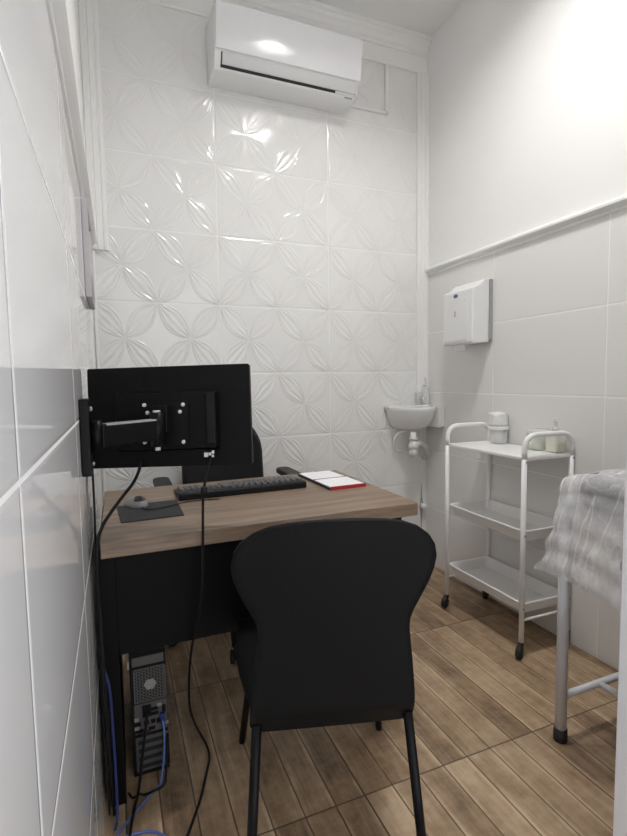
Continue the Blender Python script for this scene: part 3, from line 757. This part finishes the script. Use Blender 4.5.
# ------------------------------------------------------------------ instrument trolley
TX0, TX1, TY0, TY1 = 0., .250, 0., .478
TR = thing('instrument_trolley', 'white three tier metal trolley with black casters by right wall', 'trolley', (1.537, -1.022, 0), -.008)
rt = .0105
for y, yo in ((TY0, 0), (TY1, 0)):
    hp_ = arc_path([(TX0, y, .80), (TX0, y, .893), (TX1, y, .893), (TX1, y, .80)], .062, 8)
    MB().tube(hp_, rt, 12).build('handle', 'white_metal', TR)
for x in (TX0, TX1):
    for y in (TY0, TY1):
        MB().tube([(x, y, .062), (x, y, .7995)], rt, 12).build('leg', 'white_metal', TR)
        cs = MB(); cs.lathe([(.004, -.011), (.024, -.010), (.026, -.006), (.026, .006), (.024, .010), (.004, .011)], (x-.016, y-.008, .0262), 20, mat=Matrix.Rotation(.5, 4, 'Z') @ Matrix.Rotation(PI/2, 4, 'X'))
        cs.build('caster', 'rubber', TR)
        ck = MB(); ck.tube([(x, y, .0445), (x, y, .0618)], .010, 12); ck.tube([(x-.022, y-.012, .036), (x-.012, y-.006, .054), (x+.006, y+.004, .052)], .009, 8); ck.build('caster_fork', 'rubber', TR)
MB().box((TX0+.004, TY0-.004, .792), (TX1-.004, TY1+.004, .8075)).build('top_shelf', 'white_metal', TR, bevel=.004)
def tray(z):
    mb = MB(); a = round_rect(TX0+.010, TY0+.004, TX1-.010, TY1-.004, .016, 4)
    def off(q, d): return [(x + (d if x < (TX0+TX1)/2 else -d), y + (d if y < (TY0+TY1)/2 else -d)) for x, y in q]
    rings = [(off(a, -.004), z-.004), (off(a, -.004), z+.002), (off(a, .004), z+.002), (off(a, .016), z-.040), (off(a, .0185), z-.0400), (off(a, .0135), z-.0445), (off(a, .001), z-.004)]
    vs = [[mb.b.verts.new((p[0], p[1], zz)) for p in r] for r, zz in rings]; n = len(a)
    for r, q in zip(vs, vs[1:]+vs[:1]):
        if r is vs[4]: continue
        for i in range(n): mb.b.faces.new((r[i], r[(i+1)%n], q[(i+1)%n], q[i]))
    mb.b.faces.new(vs[4]); mb.b.faces.new(vs[5][::-1])
    return mb
tray(.508).build('tray', 'tray', TR); tray(.212).build('tray', 'tray', TR)
rim_ = lambda z: [(x, y, z) for x, y in round_rect(TX0+.008, TY0+.002, TX1-.008, TY1-.002, .018, 5)]
for z in (.510, .214):
    p = rim_(z); MB().tube(p+[p[0], p[1]], .0042, 8, cap=False).build('tray_rim', 'white_metal', TR)
for y in (TY0, TY1): MB().tube([(TX0, y, .150), (TX1, y, .150)], .0052, 8).build('crossbar', 'white_metal', TR)
for z in (.79, .497, .20):
    for x in (TX0, TX1):
        MB().lathe([(.0042, 0), (.0042, .002), (.002, .003)], (x, TY0-.0103, z), 10, mat=Matrix.Rotation(PI/2, 4, 'X')).build('bolt', 'steel', TR)
o = MB().prism(round_rect(-.008, -.004, .008, .004, .003), 'z', 0, .003).build('small_black_clip', 'rubber'); o.location = (1.58, -.978, .4686)
tag(o, 'tiny black clip lying in the middle tray of the trolley', 'clip')

# things on the top shelf
TZ = .8078
C1 = thing('cotton_container', 'white round container heaped with cotton at rear of trolley top', 'container', (1.748, -.655, TZ))
MB().lathe([(.034, 0), (.037, .003), (.041, .075), (.0385, .075), (.0345, .006), (.0005, .005)], seg=24).build('cup_wall', 'clear_white', C1)
MB().lathe([(.0395, .066), (.0455, .067), (.0455, .082), (.0395, .083)], seg=24).build('lid_ring', 'white_plastic', C1)
cm = MB(); 
def puff(u, v):
    a = u*2*PI; z = .006+.142*v
    r = .0335 + (.0095 if z > .085 else 0) + .0025*math.sin(5*a+20*z) + .002*math.sin(3*a-31*z)
    if v > .96: r *= max(.02, 1-(v-.96)/.04*.98)
    return (r*math.cos(a), r*math.sin(a), z + (.004*math.sin(3*a) if v > .8 else 0))
cm.grid(puff, 36, 24); cm.build('cotton', 'cotton', C1)

C2 = thing('gauze_tub', 'low clear tub of pale yellow gauze with white lid on trolley', 'container', (1.746, -.890, TZ))
MB().lathe([(.040, 0), (.043, .003), (.047, .070), (.0445, .070), (.0405, .006), (.0005, .005)], seg=26, sx=1., sy=1.).build('tub_wall', 'clear', C2)
MB().lathe([(.0005, .0725), (.0495, .0725), (.0505, .080), (.048, .088), (.0005, .089)], seg=26).build('lid', 'clear_white', C2)
gm = MB()
def gauze(u, v):
    a = u*2*PI; z = .006+.042*v
    r = .0385 + .0012*math.sin(7*a+60*z)
    if v > .8: r *= max(.02, 1-((v-.8)/.2)**2*.98)
    return (r*math.cos(a), r*math.sin(a), z+.002*math.sin(4*a))
gm.grid(gauze, 36, 14); gm.build('gauze', 'gauze', C2)

C3 = thing('pump_bottle', 'square clear pump bottle at near right corner of trolley top', 'bottle', (1.752, -.976, TZ))
MB().prism(round_rect(-.030, -.030, .030, .030, .010), 'z', 0, .088).build('bottle', 'clear', C3, bevel=.006, seg=3)
MB().prism(round_rect(-.0275, -.0275, .0275, .0275, .009), 'z', .003, .046).build('liquid', 'gauze', C3, bevel=.004)
MB().lathe([(.015, .0885), (.015, .100), (.006, .103), (.006, .122)], seg=16).tube([(0, 0, .122), (0, 0, .130), (-.020, -.018, .128)], [.009, .009, .005], 10).build('pump', 'clear_white', C3)

# ------------------------------------------------------------------ examination couch and its sheet
KX0, KX1, KY0, KY1 = 1.300, 1.735, -2.68, -1.415
EC = thing('examination_couch', 'white tubular examination couch with dark grey mattress at right edge', 'couch', (0, 0, 0))
for x in (KX0, KX1):
    for y in (KY0, KY1):
        MB().tube([(x, y, .035), (x, y, .735)], .0165, 16).build('leg', 'grey_metal', EC)
        MB().lathe([(.019, .0005), (.0205, .004), (.0195, .040), (.0166, .041)], (x, y, 0), 16).build('foot_cap', 'rubber', EC)
for y in (KY0, KY1): MB().tube([(KX0, y, .142), (KX1, y, .142)], .0112, 12).build('crossbar', 'grey_metal', EC)
MB().tube([(1.462, KY0, .142), (1.462, KY1, .142)], .0100, 12).build('stretcher', 'grey_metal', EC)
MB().box((KX0-.012, KY0-.012, .705), (KX1+.012, KY1+.012, .745)).build('bed_frame', 'grey_metal', EC, bevel=.004)
MB().prism(round_rect(KX0-.012, KY0-.02, KX1+.02, KY1-.025, .05), 'z', .746, .840).build('mattress', 'mattress', EC, bevel=.03, seg=5)

random.seed(3)
ph = [random.uniform(0, 6.28) for _ in range(8)]
def drape(u, v):
    """u along the couch from the head end towards the door, v from the wall side over the top and down the left side"""
    y = KY1+.008 - u*1.27
    top = .849 + .003*math.sin(9*y+3*v) - .030*max(0, 1-u*9)**2
    xw, xl = KX1+.015, KX0-.018
    if v < .42:
        q = v/.42
        x = xw+(xl+.03-xw)*q; z = top + .004*math.sin(14*q+6*y)
        return (x, y, z)
    q = (v-.42)/.58
    # corner then hang
    if q < .18:
        a = q/.18*PI/2
        return (xl+.03-.033*math.sin(a), y, top-.050*(1-math.cos(a)))
    h = (q-.18)/.82
    drop = .275+.02*math.sin(7*y+ph[0]) + .06*max(0, 1-u*7)*0
    if u < .10: drop *= (.95+.5*u)
    z = top-.050-drop*h
    fold = .014*abs(math.sin(21*y+ph[1]+1.2*h))**.6 + .006*math.sin(71*y+ph[2]-3*h) + .006*math.sin(23*h+ph[3]+11*y)
    x = xl-.003-.002*h - .004*h*h*max(0, 1-u*6) - (.012+.6*fold*1.0 + .012)*h**.7 + .004
    y2 = y + .010*h*math.sin(17*h+ph[4])*max(0, 1-u*5) + .055*max(0, 1-u*5)*h*h
    return (min(x, xl-.002), y2, z)
o = MB().grid(drape, 150, 110).build('disposable_sheet', 'sheet')
tag(o, 'translucent white disposable sheet draped over the grey couch mattress', 'sheet')

# ------------------------------------------------------------------ camera, world, view
S_ = 1.12
f = 486.2702; rx, ry, rz = -.0158, .0773, -.3859
F = Vector((-math.sin(rz)*math.cos(ry), math.cos(rz)*math.cos(ry), -math.sin(ry)))
r0 = Vector((math.cos(rz), math.sin(rz), 0)); u0 = r0.cross(F)
R = math.cos(rx)*r0+math.sin(rx)*u0; U = -math.sin(rx)*r0+math.cos(rx)*u0
cam = bpy.data.cameras.new('camera'); co = bpy.data.objects.new('camera', cam); COL.objects.link(co)
mw = Matrix((R, U, -F)).transposed().to_4x4(); mw.translation = Vector((.0657, -2.1876, 1.))*S_
co.matrix_world = mw
cam.sensor_fit = 'VERTICAL'; cam.sensor_height = 24; cam.sensor_width = 18
cam.lens = f*24/836; cam.clip_start = .01; cam.clip_end = 50
SC.camera = co
w = bpy.data.worlds.new('world'); SC.world = w; w.use_nodes = True
w.node_tree.nodes['Background'].inputs[0].default_value = (.93, .96, 1., 1); w.node_tree.nodes['Background'].inputs[1].default_value = .95
vs = SC.view_settings
SC.display_settings.display_device = 'sRGB'
vs.view_transform = 'Standard'; vs.look = 'None'; vs.exposure = 1.29; vs.gamma = 1.; vs.use_curve_mapping = False
SC.cycles.use_denoising = True
SC.cycles.max_bounces = 12; SC.cycles.diffuse_bounces = 6; SC.cycles.transparent_max_bounces = 12
